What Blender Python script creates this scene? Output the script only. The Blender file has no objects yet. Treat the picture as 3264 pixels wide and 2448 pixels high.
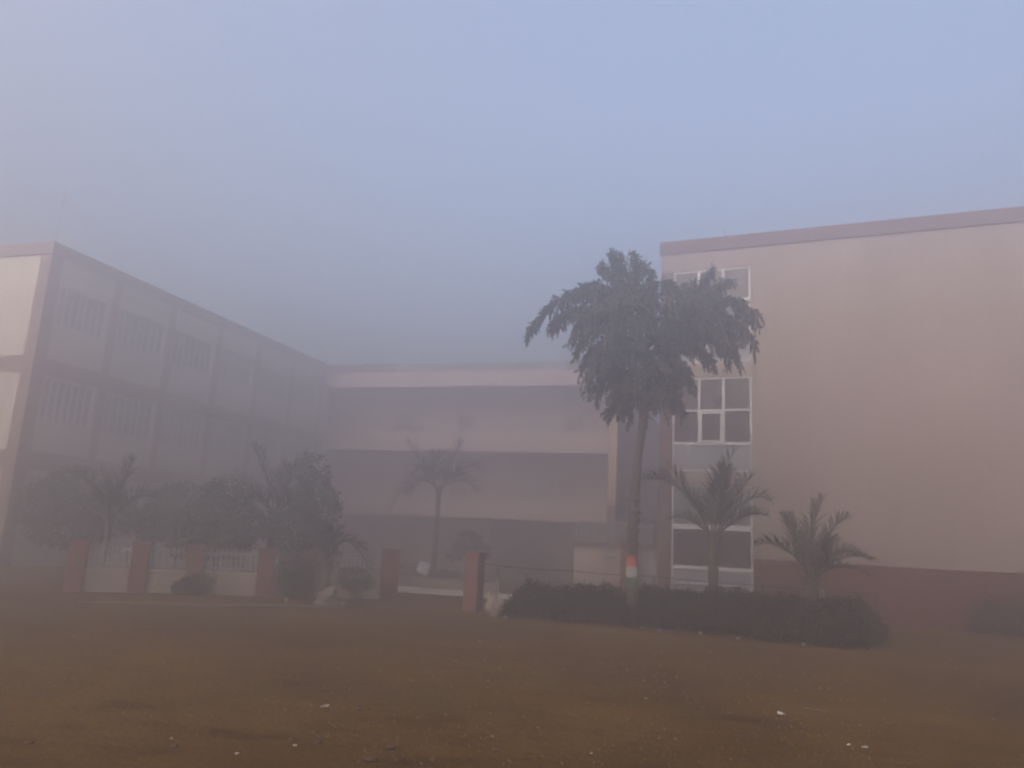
import bpy, bmesh, math, random
from mathutils import Vector, Matrix, noise

R = math.radians
S = bpy.context.scene
COL = S.collection

# ------------------------------------------------------------------ camera
EYE = 1.6
pitch, roll, foc = R(11.53), R(3.0), 2513.0
fw = Vector((0, math.cos(pitch), math.sin(pitch)))
r0 = Vector((1, 0, 0)); u0 = Vector((0, -math.sin(pitch), math.cos(pitch)))
rt = r0 * math.cos(roll) + u0 * math.sin(roll)
up = u0 * math.cos(roll) - r0 * math.sin(roll)
cd = bpy.data.cameras.new('camera'); cam = bpy.data.objects.new('camera', cd); COL.objects.link(cam)
cam.matrix_world = Matrix(((rt.x, up.x, -fw.x, 0), (rt.y, up.y, -fw.y, 0), (rt.z, up.z, -fw.z, EYE), (0, 0, 0, 1)))
cd.sensor_fit = 'HORIZONTAL'; cd.sensor_width = 36.0; cd.lens = foc / 3264 * 36.0
cd.clip_start = 0.05; cd.clip_end = 2000
S.camera = cam

# ------------------------------------------------------------------ sky, sun, exposure
SUN_EL, SUN_AZ = R(25), R(208)          # azimuth measured from +Y, clockwise
W = bpy.data.worlds.new('World'); S.world = W; W.use_nodes = True
nt = W.node_tree; bg = nt.nodes['Background']
sky = nt.nodes.new('ShaderNodeTexSky'); sky.sky_type = 'NISHITA'
sky.sun_disc = False; sky.sun_elevation = SUN_EL; sky.sun_rotation = SUN_AZ
sky.altitude = 0; sky.air_density = 1.0; sky.dust_density = 10.0; sky.ozone_density = 1.4
nt.links.new(sky.outputs['Color'], bg.inputs['Color']); bg.inputs['Strength'].default_value = 0.15
sd = bpy.data.lights.new('sun', 'SUN'); sd.energy = 0.5; sd.angle = R(60); sd.color = (1.0, .93, .88)
sun = bpy.data.objects.new('sun', sd); COL.objects.link(sun)
dirv = Vector((math.sin(SUN_AZ) * math.cos(R(50)), math.cos(SUN_AZ) * math.cos(R(50)), math.sin(R(50))))
sun.rotation_euler = dirv.to_track_quat('Z', 'Y').to_euler()
S.view_settings.view_transform = 'Standard'; S.view_settings.look = 'None'
S.view_settings.exposure = 1.54; S.view_settings.gamma = 1.0
cy = S.cycles
cy.volume_bounces = 1; cy.max_bounces = 6; cy.diffuse_bounces = 3
cy.use_denoising = True
cy.filter_width = 2.2

HAZE = 0.057

# ------------------------------------------------------------------ materials
def mat(name, base, rough=.9, var=.25, scale=3.0, spec=.3, streak=0.0, bump=0.0, bscale=30., trans=0.0, metal=0.0, base2=None):
    m = bpy.data.materials.new(name); m.use_nodes = True
    n = m.node_tree.nodes; L = m.node_tree.links; b = n['Principled BSDF']
    tc = n.new('ShaderNodeTexCoord'); geo = n.new('ShaderNodeNewGeometry')
    no = n.new('ShaderNodeTexNoise'); no.inputs['Scale'].default_value = scale; no.inputs['Detail'].default_value = 6
    no.inputs['Roughness'].default_value = .65
    L.new(geo.outputs['Position'], no.inputs['Vector'])
    cr = n.new('ShaderNodeValToRGB')
    c2 = base2 or tuple(min(1, x * (1 + var)) for x in base)
    c1 = tuple(x * (1 - var) for x in base) if base2 is None else base
    cr.color_ramp.elements[0].position = .32; cr.color_ramp.elements[0].color = (*c1, 1)
    cr.color_ramp.elements[1].position = .68; cr.color_ramp.elements[1].color = (*c2, 1)
    L.new(no.outputs['Fac'], cr.inputs['Fac'])
    out = cr.outputs['Color']
    if streak:
        mp = n.new('ShaderNodeMapping'); mp.inputs['Scale'].default_value = (5, 5, .22)
        L.new(geo.outputs['Position'], mp.inputs['Vector'])
        s = n.new('ShaderNodeTexNoise'); s.inputs['Scale'].default_value = 1.2; s.inputs['Detail'].default_value = 5
        L.new(mp.outputs['Vector'], s.inputs['Vector'])
        r2 = n.new('ShaderNodeValToRGB')
        r2.color_ramp.elements[0].position = .35; v = 1 - streak; r2.color_ramp.elements[0].color = (v, v * .98, v * .95, 1)
        r2.color_ramp.elements[1].position = .6; r2.color_ramp.elements[1].color = (1, 1, 1, 1)
        L.new(s.outputs['Fac'], r2.inputs['Fac'])
        mx = n.new('ShaderNodeMix'); mx.data_type = 'RGBA'; mx.blend_type = 'MULTIPLY'; mx.inputs[0].default_value = 1
        L.new(out, mx.inputs[6]); L.new(r2.outputs['Color'], mx.inputs[7]); out = mx.outputs[2]
    L.new(out, b.inputs['Base Color'])
    b.inputs['Roughness'].default_value = rough; b.inputs['Metallic'].default_value = metal
    b.inputs['Specular IOR Level'].default_value = spec
    if bump:
        bn = n.new('ShaderNodeTexNoise'); bn.inputs['Scale'].default_value = bscale; bn.inputs['Detail'].default_value = 5
        L.new(geo.outputs['Position'], bn.inputs['Vector'])
        bp = n.new('ShaderNodeBump'); bp.inputs['Strength'].default_value = bump; bp.inputs['Distance'].default_value = .02
        L.new(bn.outputs['Fac'], bp.inputs['Height']); L.new(bp.outputs['Normal'], b.inputs['Normal'])
    return m

M = {}
M['pink'] = mat('pink_plaster', (.185, .155, .148), var=.07, scale=.35, streak=.16, bump=.15)
M['wing'] = mat('wing_cream_plaster', (.43, .40, .375), var=.08, scale=.4, streak=.12)
M['brown2'] = mat('hazed_brown_paint', (.17, .115, .115), var=.1, scale=.8)  # band brown lightened for the wing, fog softening put into the colour
M['cream'] = mat('cream_plaster', (.24, .205, .18), var=.08, scale=.4, streak=.16, bump=.15)
M['brown'] = mat('brown_band_paint', (.085, .052, .052), var=.12, scale=.8, streak=.15)
M['plinth'] = mat('dark_red_plinth_paint', (.06, .015, .009), var=.2, scale=1.2, streak=.1, bump=.2)
M['redpillar'] = mat('brick_red_paint', (.10, .042, .034), var=.18, scale=4, bump=.3)
M['pale'] = mat('pale_pink_plaster', (.32, .25, .25), var=.07, scale=.35, streak=.10)
M['wglass'] = mat('hazy_classroom_glass', (.15, .17, .20), rough=.4, var=.25, scale=.8)
M['beige'] = mat('stained_beige_plaster', (.34, .24, .18), var=.12, scale=.6, streak=.35)
M['white'] = mat('white_paint', (.42, .43, .46), var=.06, scale=5)
M['frame'] = mat('window_frame_aluminium', (.36, .37, .41), rough=.6, var=.05, scale=3)
M['glass'] = mat('dark_window_glass', (.010, .009, .012), rough=.35, var=.3, scale=.8, spec=.25)
M['panel'] = mat('grey_laminate_panel', (.14, .16, .19), rough=.6, var=.06, scale=1.)
M['teal'] = mat('frosted_green_grey_panel', (.075, .10, .10), rough=.5, var=.1, scale=1.)
M['inner'] = mat('corridor_back_wall', (.27, .21, .22), var=.1, scale=.6, streak=.1)
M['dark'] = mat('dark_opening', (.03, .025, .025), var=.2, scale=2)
M['door'] = mat('brown_door_paint', (.12, .085, .08), var=.2, scale=2)
M['roof'] = mat('roof_cement', (.22, .20, .19), var=.15, scale=1)
M['steel'] = mat('grey_steel', (.12, .12, .13), rough=.5, var=.1)
M['iron'] = mat('dark_iron_wire', (.02, .018, .018), rough=.7, var=.1)
M['grille'] = mat('pale_iron_grille', (.20, .19, .21), rough=.6, var=.1)
M['bark'] = mat('palm_bark', (.05, .04, .033), var=.35, scale=14, bump=.8, bscale=40)
M['bark2'] = mat('whitewashed_bark', (.045, .036, .032), var=.3, scale=9, bump=.6, bscale=40)
M['orange'] = mat('saffron_band_paint', (.24, .05, .035), var=.12, scale=12)
M['bwhite'] = mat('white_band_paint', (.22, .22, .22), var=.1, scale=12)
M['green'] = mat('green_band_paint', (.022, .065, .035), var=.15, scale=12)
M['leafF'] = mat('fishtail_leaf', (.026, .029, .022), rough=.75, var=.45, scale=2.2, spec=.15)
M['leafD'] = mat('date_palm_leaf', (.022, .026, .017), rough=.7, var=.4, scale=3, spec=.15)
M['leafT'] = mat('broad_leaf', (.050, .060, .040), rough=.7, var=.45, scale=2, spec=.15)
M['hedge'] = mat('hedge_leaf', (.006, .009, .003), rough=.7, var=.5, scale=2.5, spec=.12)
M['dry'] = mat('dry_palm_frond', (.085, .06, .035), rough=.9, var=.3, scale=6)
M['paper'] = mat('white_litter_paper', (.27, .26, .25), var=.05, scale=10)
M['stone'] = mat('pale_stone', (.09, .082, .075), var=.2, scale=10, bump=.4)
M['sack'] = mat('pale_cement_sack', (.17, .145, .125), var=.15, scale=8, bump=.4)
M['stone2'] = mat('dull_stone', (.10, .085, .07), var=.2, scale=8, bump=.4)
M['clod'] = mat('dark_soil_clod', (.05, .028, .018), var=.3, scale=30, bump=.6)
M['path'] = mat('pale_concrete_path', (.27, .25, .21), var=.15, scale=1.5, bump=.3)
M['kerb'] = mat('pale_kerb', (.09, .08, .06), var=.2, scale=5, bump=.3)
M['board'] = mat('pale_board', (.26, .24, .29), var=.05, scale=4)
M['flag'] = mat('faded_flag_cloth', (.10, .08, .09), var=.2, scale=6)

def soil_material():
    m = bpy.data.materials.new('brown_soil'); m.use_nodes = True
    n = m.node_tree.nodes; L = m.node_tree.links; b = n['Principled BSDF']
    geo = n.new('ShaderNodeNewGeometry')
    def ns(sc, det, vec=None, rough=.6):
        a = n.new('ShaderNodeTexNoise'); a.inputs['Scale'].default_value = sc; a.inputs['Detail'].default_value = det
        a.inputs['Roughness'].default_value = rough
        L.new(vec or geo.outputs['Position'], a.inputs['Vector']); return a.outputs['Fac']
    def ramp(f, p0, c0, p1, c1):
        r = n.new('ShaderNodeValToRGB'); r.color_ramp.elements[0].position = p0; r.color_ramp.elements[0].color = (*c0, 1)
        r.color_ramp.elements[1].position = p1; r.color_ramp.elements[1].color = (*c1, 1); L.new(f, r.inputs['Fac']); return r.outputs['Color']
    def mix(a, c, f, mode='MIX'):
        x = n.new('ShaderNodeMix'); x.data_type = 'RGBA'; x.blend_type = mode
        if isinstance(f, float): x.inputs[0].default_value = f
        else: L.new(f, x.inputs[0])
        L.new(a, x.inputs[6]); L.new(c, x.inputs[7]); return x.outputs[2]
    big = ramp(ns(.35, 5), .35, (.060, .032, .002), .65, (.108, .064, .006))
    fine = ramp(ns(26, 8, rough=.8), .35, (.30, .26, .22), .66, (1.5, 1.45, 1.4))
    c = mix(big, fine, 1.0, 'MULTIPLY')
    mp = n.new('ShaderNodeMapping'); mp.inputs['Rotation'].default_value = (0, 0, R(22)); mp.inputs['Scale'].default_value = (.6, 1.9, 1)
    L.new(geo.outputs['Position'], mp.inputs['Vector'])
    st = ns(1.6, 7, mp.outputs['Vector'], .7)
    ruts = ramp(st, .36, (.52, .44, .38), .50, (1, 1, 1))  # rut shade painted into the colour where the bump dips
    c = mix(c, ruts, 1.0, 'MULTIPLY')
    mp2 = n.new('ShaderNodeMapping'); mp2.inputs['Rotation'].default_value = (0, 0, R(-12)); mp2.inputs['Scale'].default_value = (.6, 3.0, 1)
    L.new(geo.outputs['Position'], mp2.inputs['Vector'])
    st2 = ramp(ns(2.1, 6, mp2.outputs['Vector'], .75), .33, (.6, .5, .45), .44, (1, 1, 1))
    c = mix(c, st2, .8, 'MULTIPLY')
    grn = ramp(ns(.8, 4), .52, (0, 0, 0), .72, (1, 1, 1))
    dustc = n.new('ShaderNodeRGB'); dustc.outputs[0].default_value = (.085, .062, .010, 1)
    bw = n.new('ShaderNodeRGBToBW'); L.new(grn, bw.inputs[0])
    mm = n.new('ShaderNodeMath'); mm.operation = 'MULTIPLY'; mm.inputs[1].default_value = .45; L.new(bw.outputs[0], mm.inputs[0])
    c = mix(c, dustc.outputs[0], mm.outputs[0])
    L.new(c, b.inputs['Base Color']); b.inputs['Roughness'].default_value = .95; b.inputs['Specular IOR Level'].default_value = .1
    bp = n.new('ShaderNodeBump'); bp.inputs['Strength'].default_value = .9; bp.inputs['Distance'].default_value = .05
    ad = n.new('ShaderNodeMath'); ad.operation = 'ADD'; L.new(ns(14, 8, rough=.7), ad.inputs[0]); L.new(st, ad.inputs[1])
    L.new(ad.outputs[0], bp.inputs['Height']); L.new(bp.outputs['Normal'], b.inputs['Normal'])
    return m
M['soil'] = soil_material()

# ------------------------------------------------------------------ helpers
def link(name, me, m, parent=None, loc=None, rz=None):
    o = bpy.data.objects.new(name, me); COL.objects.link(o)
    if m is not None:
        me.materials.append(M[m] if isinstance(m, str) else m)
    if parent is not None: o.parent = parent
    if loc is not None: o.location = loc
    if rz is not None: o.rotation_euler = (0, 0, rz)
    return o

def tag(o, label=None, cat=None, group=None, kind=None):
    if label: o['label'] = label
    if cat: o['category'] = cat
    if group: o['group'] = group
    if kind: o['kind'] = kind
    return o

def thing(name, label, cat, loc=(0, 0, 0), rz=0, group=None):
    o = bpy.data.objects.new(name, None); COL.objects.link(o)
    o.location = loc; o.rotation_euler = (0, 0, rz); o.empty_display_size = .2
    return tag(o, label, cat, group)

class MB:
    """collects faces, then builds ONE mesh object"""
    def __init__(s): s.v = []; s.f = []
    def quad(s, a, b, c, d):
        i = len(s.v); s.v += [tuple(a), tuple(b), tuple(c), tuple(d)]; s.f.append((i, i + 1, i + 2, i + 3))
    def tri(s, a, b, c):
        i = len(s.v); s.v += [tuple(a), tuple(b), tuple(c)]; s.f.append((i, i + 1, i + 2))
    def box(s, x0, x1, y0, y1, z0, z1):
        i = len(s.v)
        s.v += [(x0, y0, z0), (x1, y0, z0), (x1, y1, z0), (x0, y1, z0), (x0, y0, z1), (x1, y0, z1), (x1, y1, z1), (x0, y1, z1)]
        for q in ((0, 3, 2, 1), (4, 5, 6, 7), (0, 1, 5, 4), (1, 2, 6, 5), (2, 3, 7, 6), (3, 0, 4, 7)):
            s.f.append(tuple(i + k for k in q))
        return s
    def tube(s, pts, rad, n=8, cap=True, jit=0, rng=None):
        pts = [Vector(p) for p in pts]; rs = rad if isinstance(rad, (list, tuple)) else [rad] * len(pts)
        base = len(s.v); prev = None
        for k, p in enumerate(pts):
            t = (pts[min(k + 1, len(pts) - 1)] - pts[max(k - 1, 0)]).normalized()
            a = Vector((1, 0, 0)) if abs(t.x) < .9 else Vector((0, 1, 0))
            if prev is not None: a = prev
            a = (a - t * a.dot(t)).normalized(); b = t.cross(a); prev = a
            for j in range(n):
                q = 2 * math.pi * j / n; rr = rs[k] * (1 + (rng.uniform(-jit, jit) if rng else 0))
                s.v.append(tuple(p + a * (math.cos(q) * rr) + b * (math.sin(q) * rr)))
        for k in range(len(pts) - 1):
            for j in range(n):
                a0 = base + k * n + j; a1 = base + k * n + (j + 1) % n
                s.f.append((a0, a1, a1 + n, a0 + n))
        if cap:
            s.f.append(tuple(base + j for j in range(n))[::-1])
            s.f.append(tuple(base + (len(pts) - 1) * n + j for j in range(n)))
        return s
    def blob(s, c, rx, ry, rz, seed=0, sub=2, amp=.2):
        bm = bmesh.new(); bmesh.ops.create_icosphere(bm, subdivisions=sub, radius=1)
        i = len(s.v)
        for v in bm.verts:
            k = 1 + amp * noise.noise(v.co * 1.7 + Vector((seed * 3.1, seed, 0)))*2
            s.v.append((c[0] + v.co.x * rx * k, c[1] + v.co.y * ry * k, c[2] + v.co.z * rz * k))
        for f in bm.faces: s.f.append(tuple(i + v.index for v in f.verts))
        bm.free(); return s
    def facade(s, x0, x1, z0, z1, holes, y=0., depth=.15):
        """front plane at y with real openings and their reveals"""
        xs = sorted({x0, x1, *[h[0] for h in holes], *[h[1] for h in holes]})
        zs = sorted({z0, z1, *[h[2] for h in holes], *[h[3] for h in holes]})
        for i in range(len(xs) - 1):
            for j in range(len(zs) - 1):
                cx, cz = (xs[i] + xs[i + 1]) / 2, (zs[j] + zs[j + 1]) / 2
                if any(h[0] < cx < h[1] and h[2] < cz < h[3] for h in holes): continue
                s.quad((xs[i], y, zs[j]), (xs[i + 1], y, zs[j]), (xs[i + 1], y, zs[j + 1]), (xs[i], y, zs[j + 1]))
        for a, b, c, d in holes:
            e = y + depth
            s.quad((a, y, c), (a, e, c), (b, e, c), (b, y, c)); s.quad((a, y, d), (b, y, d), (b, e, d), (a, e, d))
            s.quad((a, y, c), (a, y, d), (a, e, d), (a, e, c)); s.quad((b, y, c), (b, e, c), (b, e, d), (b, y, d))
        return s
    def build(s, name, m, parent=None, smooth=False, loc=None, rz=None):
        me = bpy.data.meshes.new(name); me.from_pydata(s.v, [], s.f); me.update()
        if smooth:
            for p in me.polygons: p.use_smooth = True
        return link(name, me, m, parent, loc, rz)

def bez(p0, p1, p2, t):
    p0, p1, p2 = Vector(p0), Vector(p1), Vector(p2)
    return p0 * (1 - t) ** 2 + p1 * 2 * t * (1 - t) + p2 * t * t

# ------------------------------------------------------------------ ground
def ground():
    xs = [-200, -120, -70, -40, -25] + [-16 + .35 * i for i in range(92)] + [25, 40, 70, 120, 200]
    ys = [-200, -100, -40, -10] + [0 + .3 * i for i in range(80)] + [26, 30, 40, 60, 90, 140, 220]
    v = []; f = []
    for y in ys:
        for x in xs:
            a = max(0, min(1, (15.5 - abs(x)) / 3)) * max(0, min(1, (23 - y) / 3)) * max(0, min(1, (y + 1) / 3))
            h = noise.noise(Vector((x * .5, y * .5, 3))) * .022 + noise.noise(Vector((x * 1.7, y * 2.3, 7))) * .012
            # shallow wheel ruts crossing the foreground
            for k, (c, sl) in enumerate(((7.4, -.22), (8.6, -.24), (9.6, .05))):
                dd = y - (c + sl * x); h -= .022 * math.exp(-(dd / .16) ** 2) * (0.5 + .5 * noise.noise(Vector((x * .8, k * 5, 0))))
            v.append((x, y, h * a - .0))
    nx = len(xs)
    for j in range(len(ys) - 1):
        for i in range(nx - 1):
            k = j * nx + i; f.append((k, k + 1, k + 1 + nx, k + nx))
    me = bpy.data.meshes.new('ground'); me.from_pydata(v, [], f)
    for p in me.polygons: p.use_smooth = True
    tag(link('ground', me, 'soil'), kind='structure', label='bare brown earth playground with shallow wheel ruts')
ground()

mp = MB()  # paved strip inside the gate
ang = R(-17.4)
mp.box(-7, 5.5, 0, 2.6, .0, .012)
tag(mp.build('path', 'path', loc=(-3.2, 25.0, 0.02), rz=ang), kind='structure', label='pale concrete path running across inside the gate')
kb = MB()
P0, P1 = Vector((-8.6, 16.7, 0)), Vector((-3.7, 18.7, 0))
rk = random.Random(4)
L_ = (P1 - P0).length; x = 0
while x < L_:
    w = rk.uniform(.18, .3); h = rk.uniform(.03, .05); kb.box(x, min(L_, x + w - .02), -.045, .045, -.05, h); x += w
tag(kb.build('kerb', 'kerb', loc=P0, rz=math.atan2((P1 - P0).y, (P1 - P0).x)), kind='structure', label='thin pale edging line in front of the left fence')

# ------------------------------------------------------------------ right block
def school_right():
    b = thing('school_block', 'near pink three storey school block with dark red plinth, right', 'building', (4.70, 24.5, 0), R(-23.16))
    X1 = 16.0; D = 10.
    holes = [(.40, 2.79, 7.48, 10.55), (.40, 2.79, 4.09, 7.02), (.40, 2.79, .18, 3.66)]
    w = MB().facade(.40, X1, 0, 11.17, holes, 0, .16)
    w.facade(0, .40, 10.55, 11.17, [], 0)
    w.quad((0, 0, 0), (0, D, 0), (0, D, 11.17), (0, 0, 11.17))
    w.quad((X1, 0, 0), (X1, D, 0), (X1, D, 11.17), (X1, 0, 11.17))
    w.quad((0, D, 0), (X1, D, 0), (X1, D, 11.17), (0, D, 11.17))
    w.quad((.0, .45, 0), (X1, .45, 0), (X1, .45, 11.1), (.0, .45, 11.1))
    w.build('wall', 'pink', b)
    MB().box(0.0, .398, -.012, .2, 0, 10.55).build('corner_strip', 'brown', b)
    MB().box(-.06, X1 + .06, -.06, .22, 11.17, 11.6).box(-.06, .16, .22, D, 11.17, 11.6).box(X1 - .16, X1 + .06, .22, D, 11.17, 11.6).box(-.06, X1+.06, D, D + .2, 11.17, 11.6).build('parapet', 'brown', b)
    MB().box(0, X1, .22, D, 10.95, 11.1).build('roof', 'roof', b)
    MB().box(2.80, X1 + .03, -.03, 0.05, -.2, 1.56).build('plinth', 'plinth', b)
    def win(z0, z1, vb, hb, panes, panels, sash=None, m2='panel', vz=None):
        f = MB(); t = .055; y0, y1 = .03, .10
        f.box(.405, .405 + t, y0, y1, z0, z1).box(2.785 - t, 2.785, y0, y1, z0, z1)
        f.box(.46, 2.73, y0, y1, z1 - t, z1).box(.46, 2.73, y0, y1, z0, z0 + t)
        for x in vb: f.box(x - .04, x + .04, y0 + .003, y1, vz or z0 + t, z1 - t)
        for z, hw in hb: f.box(.46, 2.73, y0 - .004, y1 - .004, z - hw, z + hw)
        if sash:
            a, c, d, e = sash
            f.box(a, a + .075, y0 - .03, y0 + .04, d, e).box(c - .075, c, y0 - .03, y0 + .04, d, e)
            f.box(a + .075, c - .075, y0 - .03, y0 + .04, d, d + .07).box(a + .075, c - .075, y0 - .03, y0 + .04, e - .07, e)
        fr = f.build('window', 'frame', b)
        g = MB()
        for a, c, d, e in panes: g.box(a, c, .065, .085, d, e)
        g.build('pane', 'glass', fr)
        g = MB()
        for a, c, d, e in panels: g.box(a, c, .055, .085, d, e)
        g.build('panel', m2, fr)
        return fr
    A, B = .45, 2.74
    fr = win(7.485, 10.545, [1.19, 1.955], [(9.5, .04), (8.38, .04)], [(A, B, 8.40, 10.5)], [(A, B, 7.53, 8.36)])
    tag(fr, 'top window with two dark glass rows above a pale panel')
    fr = win(4.095, 7.015, [1.22, 1.955], [(5.98, .035), (4.95, .045)], [(A, B, 4.98, 6.97)], [(A, B, 4.14, 4.92)], sash=(1.24, 1.94, 4.98, 5.93), vz=4.95)
    tag(fr, 'middle window with an opening sash in the lower row')
    fr = win(.185, 3.655, [1.63], [(2.42, .075), (1.22, .055)], [(A, B, 1.26, 2.36)], [(A, B, .23, 1.18)], None)
    MB().box(A, B, .045, .085, 2.49, 3.60).build('upper_panel', 'teal', fr)
    MB().box(.46, 2.73, -.03, .028, .74, .79).build('sill_rail', 'frame', fr)
    tag(fr, 'ground floor window with green grey panel above dark glass')
    j = MB().box(6.60, 6.74, -.09, 0, 3.05, 3.2)
    j.tube([(6.67, -.05, 3.2), (6.67, -.12, 3.3), (6.74, -.2, 3.3)], .015, 6)
    j.build('junction_box', 'steel', b)
school_right()
a = MB().tube([(0, 0, 0), (-.07, 0, .3)], [.02, .014], 6).tube([(-.01, 0, .06), (.12, 0, .0)], .012, 6)
d = Vector((math.cos(R(-23.16)), math.sin(R(-23.16)), 0))
tag(a.build('roof_rod', 'steel', loc=(4.70 + d.x * 2.05 + .05, 24.5 + d.y * 2.05 + .1, 11.59)), 'short bent metal rod sticking up from the pink block roof', 'rod')

# ------------------------------------------------------------------ left wing
LA = (-16.98, 27.41, 0); LANG = R(72.6)
def wing():
    b = thing('school_wing', 'long cream school wing with brown pillars receding on the left', 'building', LA, LANG)
    X1 = 20.4; D = 9.
    pil = [0, 3.2, 6.45, 9.68, 12.85, 16.05, 19.2]
    rows = [(8.65, 10.15), (5.10, 6.70), (1.0, 3.25)]
    holes = []
    for k in range(6):
        for z0, z1 in rows: holes.append((pil[k] + (.62 if k == 0 else .30), pil[k + 1] - .30, z0, z1))
    w = MB().facade(0, X1, 0, 11.15, holes, 0, .25)
    w.quad((0, 0, 0), (0, D, 0), (0, D, 11.15), (0, 0, 11.15)); w.quad((X1, 0, 0), (X1, D, 0), (X1, D, 11.15), (X1, 0, 11.15))
    w.quad((0, D, 0), (X1, D, 0), (X1, D, 11.15), (0, D, 11.15))
    w.build('wall', 'wing', b)
    MB().box(.1, X1, .3, D - .1, 11.0, 11.1).build('roof', 'roof', b)
    MB().box(-.08, X1, -.08, .15, 11.15, 11.6).box(-.08, .15, .15, D, 11.15, 11.6).box(-.08, X1, D, D + .2, 11.15, 11.6).build('parapet', 'brown2', b)
    for z0, z1 in ((6.74, 7.33), (3.35, 3.98)):
        MB().box(-.07, X1, -.07, 0, z0, z1).box(-.07, 0, 0, D, z0, z1).build('floor_band', 'brown2', b)
    for k, s in enumerate(pil):
        for z0, z1 in ((-.2, 3.35), (3.98, 6.74), (7.33, 11.15)):
            pass
        if k == 0: MB().box(-.05, .45, -.05, .48, -.2, 11.15).build('pillar', 'brown2', b)
        else: MB().box(s - .19, s + .19, -.05, .1, -.2, 11.15).build('pillar', 'brown2', b)
    MB().box(.5, X1, .9, 1.0, 0, 11.0).build('unlit_backing', 'dark', b)  # near-black sheet behind the windows, unlit room interior put into its colour
    proto = {}
    for k in range(6):
        for r, (z0, z1) in enumerate(rows):
            x0 = pil[k] + (.62 if k == 0 else .30); x1 = pil[k + 1] - .30
            f = MB(); n = 7; y0, y1 = .08, .13
            f.box(x0 + .002, x1 - .002, y0, y1, z0 + .002, z0 + .06).box(x0 + .002, x1 - .002, y0, y1, z1 - .06, z1 - .002)
            for i in range(n + 1):
                x = x0 + .03 + (x1 - x0 - .06) * i / n
                f.box(x - .025, x + .025, y0 + .004, y1 - .004, z0 + .06, z1 - .06)
            f.box(x0 + .01, x1 - .01, y0 + .01, y1 - .01, z1 - .55, z1 - .51)
            fr = f.build('window', 'white', b)
            MB().box(x0, x1, .17, .19, z0, z1).build('pane', 'wglass', fr)
wing()
# pole on the wing roof
l_ = Vector((math.cos(LANG), math.sin(LANG), 0)); m_ = Vector((l_.y, -l_.x, 0))
fp = Vector(LA) + l_ * .25 - m_ * .25
t = thing('flagpole', 'thin pole with furled cloth on the left wing roof corner', 'pole', (fp.x, fp.y, 11.1))
MB().tube([(0, 0, -.02), (0, 0, 2.95)], [.016, .009], 6).build('pole', 'steel', t)
MB().tube([(.02, 0, 1.95), (.045, 0, 2.1), (.05, 0, 2.35), (.03, 0, 2.6)], [.012, .03, .04, .012], 7).build('flag', 'flag', t)

# ------------------------------------------------------------------ centre block
MA = Vector((-11.04, 46.34, 0)); MANG = R(-17.4)
def centre():
    b = thing('school_hall', 'distant central school building with open corridors and solid parapets', 'building', MA, MANG)
    X1 = 17.45; D = 20.; DC = 2.2
    MB().box(-1.5, 4.45, -.06, .15, 11.15, 11.6).build('parapet_band', 'brown', b); MB().box(14.6, X1, -.06, .15, 11.15, 11.6).build('parapet_band', 'brown', b)
    MB().box(-1.5, X1, 0, .18, 10.25, 11.15).box(-1.5, X1, 0, .15, 6.56, 7.66).box(-1.5, X1, 0, .15, 2.95, 4.0).build('parapet', 'pale', b)
    MB().box(-1.5, X1 - .05, .18, D, 10.9, 11.05).box(-1.5, X1 - .3, .15, DC, 6.6, 6.8).box(-1.5, X1 - .3, .15, DC, 3.0, 3.2).build('floor_slab', 'roof', b)
    holes = []; doors = []
    for z in (.1, 3.25, 6.85):
        for k in range(5):
            x = .6 + k * 3.4
            x += (.0, .5, -.3, .2, .6)[(k + int(z)) % 5]
            if (k + int(z)) % 3: holes.append((x, x + 1.0, z + .02, z + 2.1))
            elif k % 2: holes.append((x + .6, x + 2.1, z + .9, z + 2.1))
    w = MB().facade(-1.5, X1 - .3, 0, 10.9, holes, DC, .12)
    w.build('corridor_wall', 'inner', b)
    for h in holes:
        if h[3] - h[2] > 1.5: MB().box(h[0], h[1], DC + .06, DC + .1, h[2], h[3]).build('door', 'door', b)
        else: MB().box(h[0], h[1], DC + .06, DC + .1, h[2], h[3]).build('window', 'wglass', b)
    # end wall on the right with its corner column
    MB().box(X1 - .3, X1, .19, D, 3.85, 10.89).build('end_wall', 'pale', b)
    MB().box(X1 - .3, X1 + .02, .19, D, -.2, 3.85).build('end_wall_base', 'plinth', b)
    MB().box(X1 - .42, X1 - .301, .02, .5, 4.0, 6.56).box(X1 - .42, X1 - .301, .02, .5, 7.66, 10.25).build('corner_column', 'cream', b)
    for z in (4.0, 7.66):   # handrail above each solid parapet
        r = MB(); top = z + .38
        r.tube([(9.5, .08, top), (X1 - .45, .08, top)], .025, 6)
        x = 9.55
        while x < X1 - .5: r.box(x - .012, x + .012, .07, .09, z, top); x += .16
        r.build('railing', 'steel', b)
    MB().box(10.6, 14.4, .6, .75, -.1, 2.9).build('entrance_shade', 'dark', b)  # dark slab stands in for the shade of the open ground floor
    MB().box(14.1, 15.3, .55, .6, 0, 2.4).build('entrance_door', 'door', b)
centre()
t = thing('side_building', 'plain beige side wall with dark base seen between centre block and pink block', 'building', (4.28, 31.0, 0), LANG)
MB().box(0, 16.5, 0, .32, 3.3, 8.5).build('wall', 'beige', t)
MB().box(-.015, 16.5, -.015, .335, -.2, 3.3).build('wall_base', 'brown', t)
MB().box(-.05, 16.5, -.06, .38, 8.5, 8.62).build('coping', 'brown', t)
sg = thing('name_sign', 'pale school name board standing on the central roof parapet', 'sign',
           MA + Vector((math.cos(MANG), math.sin(MANG), 0)) * 4.5 + Vector((0, 0, 11.15)), MANG)
MB().box(0, 10.05, -.02, .06, .0, .45).build('board', 'panel', sg)
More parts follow.
